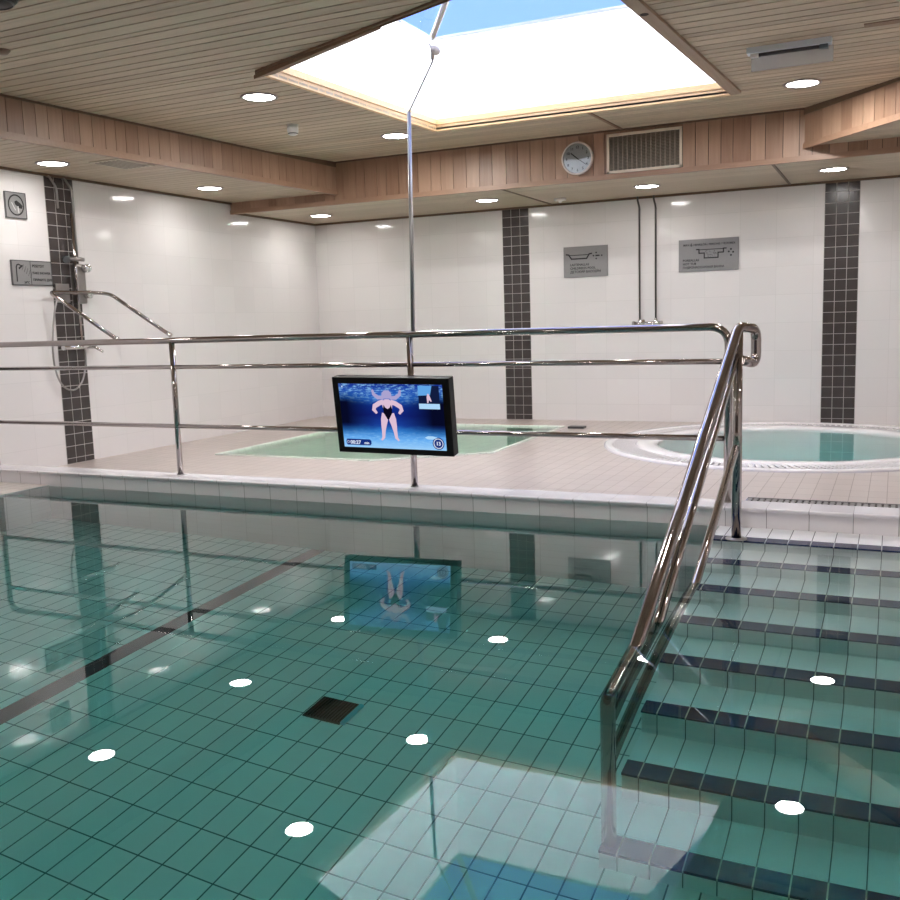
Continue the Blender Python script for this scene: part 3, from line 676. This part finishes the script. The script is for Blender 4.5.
sg = sign_left('notice_sign', 5.272, 5.466, 1.942, 2.138, 'small square sign with a dark figure in a ring, high on the left wall')
T = Matrix.Translation((XL+.0122, 5.272, 1.942)) @ RL; m = MB()
ring = [(.098+.068*math.cos(2*PI*i/32), .1+.074*math.sin(2*PI*i/32)) for i in range(33)]; stroke(m, ring, .010, T)
pts = [(.085,.125),(.105,.135),(.135,.118),(.158,.098),(.15,.075),(.128,.078),(.11,.09),(.09,.105)]
m.add([T @ Vector((x,y,0)) for x, y in pts] + [T @ Vector((x,y,.0012)) for x, y in pts], [tuple(range(8)), tuple(range(8,16))] + [(i,(i+1) % 8,(i+1) % 8+8,i+8) for i in range(8)])
m.build('ring_picture', M['ink'], sg)
m = MB(); stroke(m, [(.115,.09),(.118,.045)], .010, T); stroke(m, [(.06,.115),(.075,.085),(.09,.062)], .006, T); m.build('water_picture', M['whiteink'], sg)
sg = sign_left('shower_sign', 5.276, 5.660, 1.440, 1.630, 'wide grey sign with a shower picture on the left wall beside the dark tile band')
T = Matrix.Translation((XL+.0122, 5.276, 1.440)) @ RL; m = MB()
stroke(m, [(.045,.03),(.045,.135),(.052,.152),(.066,.158),(.085,.15)], .009, T); stroke(m, [(.072,.128),(.10,.148)], .013, T)
for i in range(5):
    for j in range(5): disc(m, .098+j*.019+i*.004, .118-j*.014+i*.009, .003, T, n=6)
stroke(m, [(.178,.006),(.178,.186)], .003, T)
m.build('shower_picture', M['ink'], sg)
for s_, h_, x_, z_ in (('PESEYDY',.029,.195,.14), ('TAKE SHOWER',.025,.195,.088), ('ПРИМИТЕ ДУШ',.025,.195,.036), ('34°C',.024,.11,.014)):
    MB().text(s_, h_, T @ Matrix.Translation((x_, z_, .0004))).build('lettering', M['ink'], sg)

# ------------------------------------------------------------------ wall pipes with a valve
pp = thing('pipe_set', 'pair of thin vertical pipes with a valve between two grey signs', 'pipes', (-2.25, YB, .98))
for x in (-2.325, -2.165):
    MB().tube(fillet([(x-.018,YB-.03,ZB+.002),(x-.018,YB-.03,2.19),(x,YB-.03,2.12),(x,YB-.03,1.01)], .02), .0095, 10).build('pipe', M['darkpipe'], pp)
    MB().lathe([(.02,0),(.02,.035),(.012,.045)], (x,YB-.03,.985), 14).build('union_nut', M['chrome'], pp)
m = MB().tube([(-2.375,YB-.03,.985),(-2.125,YB-.03,.985)], .021, 14); m.tube([(-2.28,YB-.03,.985),(-2.28,YB-.075,1.01)], .017, 12); m.build('mixer_valve', M['chrome'], pp)
for x in (-2.325, -2.165):
    for z in (.985, 1.6, 2.10): MB().tube([(x,YB,z),(x,YB-.03,z)], .007 if z > 1 else .016, 10).build('wall_clip', M['brushed'], pp)
for p_, q_ in ((-2.375,-2.40), (-2.125,-2.10)): MB().tube([(p_,YB-.03,.985),(q_,YB-.03,.985)], .026, 12).build('valve_handle', M['brushed'], pp)

# ------------------------------------------------------------------ clock and air grille on the back fascia
YC = YFA-.012
ck = thing('wall_clock', 'round white clock on the red-brown back fascia beside the air grille', 'clock', (-2.475, YC, 2.255))
CC = (-2.475, YC, 2.391)
MB().lathe([(.0001,0),(.132,0),(.136,-.012),(.136,-.034),(.128,-.040),(.121,-.036),(.119,-.022)], CC, 48, True, 'y').build('rim', plain('pale_clock_rim', rgb(.74,.66,.60), .25), ck)
MB().lathe([(.0001,-.022),(.1205,-.022),(.1205,-.018),(.0001,-.018)], CC, 48, False, 'y').build('dial', plain('clock_dial', rgb(.66,.64,.62), .3), ck)
for i in range(12):
    a = PI/2 - 2*PI*(i+1)/12; MB().text(str(i+1), .030, Matrix.Translation((CC[0]+.094*math.cos(a), YC-.0225, CC[2]+.094*math.sin(a)-.011)) @ RX, 'CENTER').build('numeral', M['ink'], ck)
def hand(ang, L, w, tail, name, d):
    a = math.radians(90-ang); T = Matrix.Translation((CC[0], YC-d, CC[2])) @ RX; m = MB()
    stroke(m, [(-tail*math.cos(a),-tail*math.sin(a)),(L*math.cos(a),L*math.sin(a))], w, T); m.build(name, M['ink'], ck)
hand(310, .070, .009, .012, 'hour_hand', .024); hand(126, .095, .0045, .015, 'minute_hand', .026)
MB().lathe([(.0001,-.0375),(.120,-.0375),(.120,-.0365),(.0001,-.0365)], CC, 48, False, 'y').build('clock_glass', M['pane'], ck)
gr = thing('air_grille', 'cream framed air grille set in the red-brown back fascia', 'vent', (-1.91, YC, 2.242))
gx0, gx1, gz0, gz1 = -2.224, -1.602, 2.242, 2.560
m = MB()
for a, b in (((gx0,gz0),(gx1,gz0+.022)),((gx0,gz1-.022),(gx1,gz1)),((gx0,gz0),(gx0+.022,gz1)),((gx1-.022,gz0),(gx1,gz1))): m.bbox((a[0],YC-.018,a[1]),(b[0],YC,b[1]),.002)
m.build('frame', M['cream'], gr)
MB().box((gx0+.02,YC-.002,gz0+.02),(gx1-.02,YC,gz1-.02)).build('backing', M['water_dark'], gr)
m = MB(); z = gz0+.028
while z < gz1-.028: m.quadbox([(gx0+.022,YC-.015,z),(gx1-.022,YC-.015,z),(gx1-.022,YC-.004,z+.009),(gx0+.022,YC-.004,z+.009)], (0,0,.002)); z += .0115
m.build('louvre_blades', M['louvre'], gr)
m = MB()
for i in range(14): x = gx0+.05+i*.039; m.box((x,YC-.010,gz0+.02),(x+.012,YC-.003,gz1-.02))
m.build('rear_blades', M['louvre'], gr)

# ------------------------------------------------------------------ small ceiling fittings
t = thing('smoke_detector', 'small white cylinder detector hanging from the ceiling near the left beam corner', 'detector', (-4.13, 6.22, ZM))
MB().lathe([(.0001,0),(.042,0),(.042,-.055),(.036,-.062),(.036,-.072),(.020,-.080),(.0001,-.082)], (-4.13,6.22,ZM), 28).build('housing', M['white'], t)
MB().lathe([(.0365,-.064),(.038,-.066),(.038,-.069),(.0365,-.071)], (-4.13,6.22,ZM), 24).build('dark_slot', M['black'], t)
t = thing('ceiling_sensor', 'tiny white box sensor under the back soffit, left of the pipes', 'sensor', (-3.02, 9.12, ZB))
MB().bbox((-3.065,9.10,ZB-.022),(-2.96,9.17,ZB),.004).build('base', M['white'], t)
MB().lathe([(.0001,-.045),(.016,-.040),(.022,-.022)], (-3.01,9.135,ZB), 16).build('lens', M['white'], t)
t = thing('emergency_light', 'emergency light box with a clear hanging panel on the ceiling right of the skylight', 'light fitting', (-.59, 5.93, ZM))
MB().bbox((-.82,5.895,ZM-.034),(-.367,5.965,ZM),.004).build('housing', plain('pale_blue_grey_plastic', rgb(.74,.80,.86), .3), t)
MB().tube([(-.77,5.922,ZM-.043),(-.41,5.922,ZM-.043)], .010, 12).build('tube_lamp', M['darkgrey'], t)
MB().bbox((-.43,5.905,ZM-.056),(-.385,5.94,ZM-.034),.003).build('end_cap', plain('slate_end_cap', rgb(.12,.15,.17), .4), t)
MB().bbox((-.80,5.905,ZM-.054),(-.755,5.94,ZM-.034),.003).build('end_cap', M['white'], t)
MB().bbox((-.80,5.952,ZM-.122),(-.36,5.960,ZM-.034),.002).build('hanging_panel', M['acryl'], t)
tag(MB().box((-.20,5.755,ZM-.004),(.35,5.825,ZM)).build('access_strip', M['frame_brown']), 'dark brown strip let into the ceiling slats right of the emergency light', 'strip')
t = thing('soffit_vent', 'flat pale slot vent in the left low soffit between two downlights', 'vent', (-5.29, 5.67, ZL))
m = MB(); m.bbox((-5.44,5.48,ZL-.008),(-5.15,5.86,ZL),.002); m.build('frame', M['vent'], t)
m = MB()
for i in range(6): m.box((-5.41+i*.042,5.51,ZL-.011),(-5.41+i*.042+.020,5.83,ZL-.007))
m.build('slats', M['louvre'], t)
t = thing('ceiling_speaker', 'black round fitting on the ceiling at the top left corner', 'speaker', (-3.70, 3.27, ZM))
MB().lathe([(.0001,-.03),(.08,-.029),(.11,-.012),(.115,0),(.0001,0)], (-3.70,3.22,ZM), 32).build('housing', M['black'], t)
MB().lathe([(.09,-.031),(.098,-.026),(.09,-.02)], (-3.70,3.22,ZM), 32).build('rim', M['darkgrey'], t)
tag(MB().lathe([(.0001,-.02),(.03,-.018),(.045,0),(.0001,0)], (-4.335,3.815,ZM), 24).build('ceiling_plug', plain('brown_plug', rgb(.25,.15,.11), .5)), 'small round brown plug on the ceiling at the left edge', 'fitting')

# ------------------------------------------------------------------ shower on the left wall
XW = XL
sh = thing('wall_shower', 'chrome wall shower with slide bar and hanging hose on the left dark tile band', 'shower', (XW, 5.86, .93))
for y in (5.745, 5.90):
    MB().tube(fillet([(XW+.004,y-.05,2.295),(XW+.03,y-.05,2.29),(XW+.045,y,2.21),(XW+.045,y,1.64 if y > 5.8 else 2.05)], .03), .009, 10).build('supply_pipe', M['brushed'], sh)
MB().tube([(XW+.055,5.865,2.02),(XW+.055,5.868,.95)], .0125, 12).build('slide_bar', M['steel'], sh)
m = MB().tube([(XW+.006,5.79,1.66),(XW+.055,5.79,1.66),(XW+.075,5.94,1.655)], .016, 12); m.tube([(XW+.06,5.77,1.66),(XW+.10,5.74,1.645)], [.012,.03], 14); m.build('shower_head', M['brushed'], sh)
m = MB().bbox((XW+.003,5.86,1.30),(XW+.07,5.955,1.62),.012); m.build('thermostat_body', M['brushed'], sh)
for z in (1.585, 1.375):
    MB().lathe([(.0001,.0),(.034,.0),(.034,.045),(.028,.052),(.0001,.054)], (XW+.068,5.945,z), 20, True, 'x').build('control_knob', M['chrome'], sh)
pts = [(XW+.055,5.80,1.33)] + [(XW+.06+.02*math.sin(PI*i/24), 5.60+.02*i/24*0+ (0 if i < 12 else 0), 1.28) for i in range(0)]
hose = [(XW+.05,5.66,1.35),(XW+.055,5.61,1.22),(XW+.06,5.565,1.0),(XW+.06,5.565,.80),(XW+.06,5.62,.66),(XW+.06,5.72,.605),(XW+.06,5.82,.65),(XW+.055,5.885,.78),(XW+.055,5.90,.935)]
def smooth(pts, n=6):
    P_ = [Vector(p) for p in pts]; out = []
    for i in range(len(P_)-1):
        a, b, c, d = P_[max(i-1,0)], P_[i], P_[i+1], P_[min(i+2,len(P_)-1)]
        for k in range(n):
            t = k/n; out.append(.5*((2*b)+(c-a)*t+(2*a-5*b+4*c-d)*t*t+(3*b-a-3*c+d)*t**3))
    return out + [P_[-1]]
MB().tube(smooth(hose), .0075, 8).build('hose', M['brushed'], sh)
m = MB().tube([(XW+.045,5.68,.95),(XW+.045,6.02,.95)], .022, 14); m.tube([(XW+.05,6.0,.95),(XW+.10,6.05,.90)], [.014,.011], 10); m.build('mixer_tap', M['chrome'], sh)
# folding support rails
gb_ = thing('support_rail', 'pair of sloping steel support arms folded out from the wall beside the shower', 'grab rail', (XW, 5.77, 1.36))
MB().tube(fillet([(-5.45,5.649,1.0),(-6.0,5.53,1.385),(-6.0,6.04,1.388),(-5.93,6.10,1.375),(-5.45,6.238,1.024)], .045), .0155, 12).build('support_arms', M['steel'], gb_)
MB().tube([(-5.47,6.232,1.038),(-5.44,6.241,1.017)], .020, 12).build('end_cap', M['chrome'], gb_)
MB().tube([(-5.47,5.653,1.014),(-5.44,5.647,.993)], .020, 12).build('end_cap', M['chrome'], gb_)
m = MB().bbox((XW+.002,5.68,1.31),(XW+.02,5.82,1.46),.004); m.tube([(XW+.01,5.75,1.385),(-6.0,5.75,1.386)], .014, 10); m.build('wall_mount', M['brushed'], gb_)

# ------------------------------------------------------------------ daylight
w = bpy.data.worlds.new('sky'); scene.world = w; w.use_nodes = True
bg = w.node_tree.nodes['Background']; bg.inputs[0].default_value = (.175,.315,1.0,1); bg.inputs[1].default_value = 2.3
sun = bpy.data.lights.new('sun', 'SUN'); sun.energy = 66; sun.angle = .05; sun.color = (1,.97,.935)
so = bpy.data.objects.new('sun', sun); COL.objects.link(so)
so.rotation_euler = Vector((.60, -.75, -.24)).to_track_quat('-Z', 'Y').to_euler()

for o in COL.objects:
    if o.type == 'MESH':
        if o.name.startswith(('pool_water', 'water')): o.cycles.is_caustics_caster = True
        elif o.name.startswith(('floor_pool', 'wall_pool', 'trim_8', 'trim_9', 'shell', 'basin')): o.cycles.is_caustics_receiver = True
# ------------------------------------------------------------------ camera
yaw, pit, rol, f = .43823, .13339, .03079, 953.67
fw = Vector((-math.sin(yaw)*math.cos(pit), math.cos(yaw)*math.cos(pit), -math.sin(pit))); r0 = Vector((math.cos(yaw), math.sin(yaw), 0)); d0_ = fw.cross(r0)
rr = r0*math.cos(rol) + d0_*math.sin(rol); dd = -r0*math.sin(rol) + d0_*math.cos(rol)
cam = bpy.data.cameras.new('camera'); co = bpy.data.objects.new('camera', cam); COL.objects.link(co)
mt = Matrix.Identity(4)
for i in range(3): mt[i][0] = rr[i]; mt[i][1] = -dd[i]; mt[i][2] = -fw[i]
mt[0][3], mt[1][3], mt[2][3] = 0, 0, 1.06
co.matrix_world = mt; cam.sensor_width = 36; cam.lens = 36*f/900; cam.clip_start = .02; scene.camera = co

scene.view_settings.view_transform = 'Standard'; scene.view_settings.look = 'None'; scene.view_settings.gamma = 1; scene.view_settings.exposure = 0
c = scene.cycles; c.max_bounces = 14; c.diffuse_bounces = 6; c.glossy_bounces = 6; c.transmission_bounces = 10; c.transparent_max_bounces = 12; c.volume_bounces = 0
c.caustics_refractive = True; c.caustics_reflective = True; c.sample_clamp_indirect = 40; c.use_denoising = True
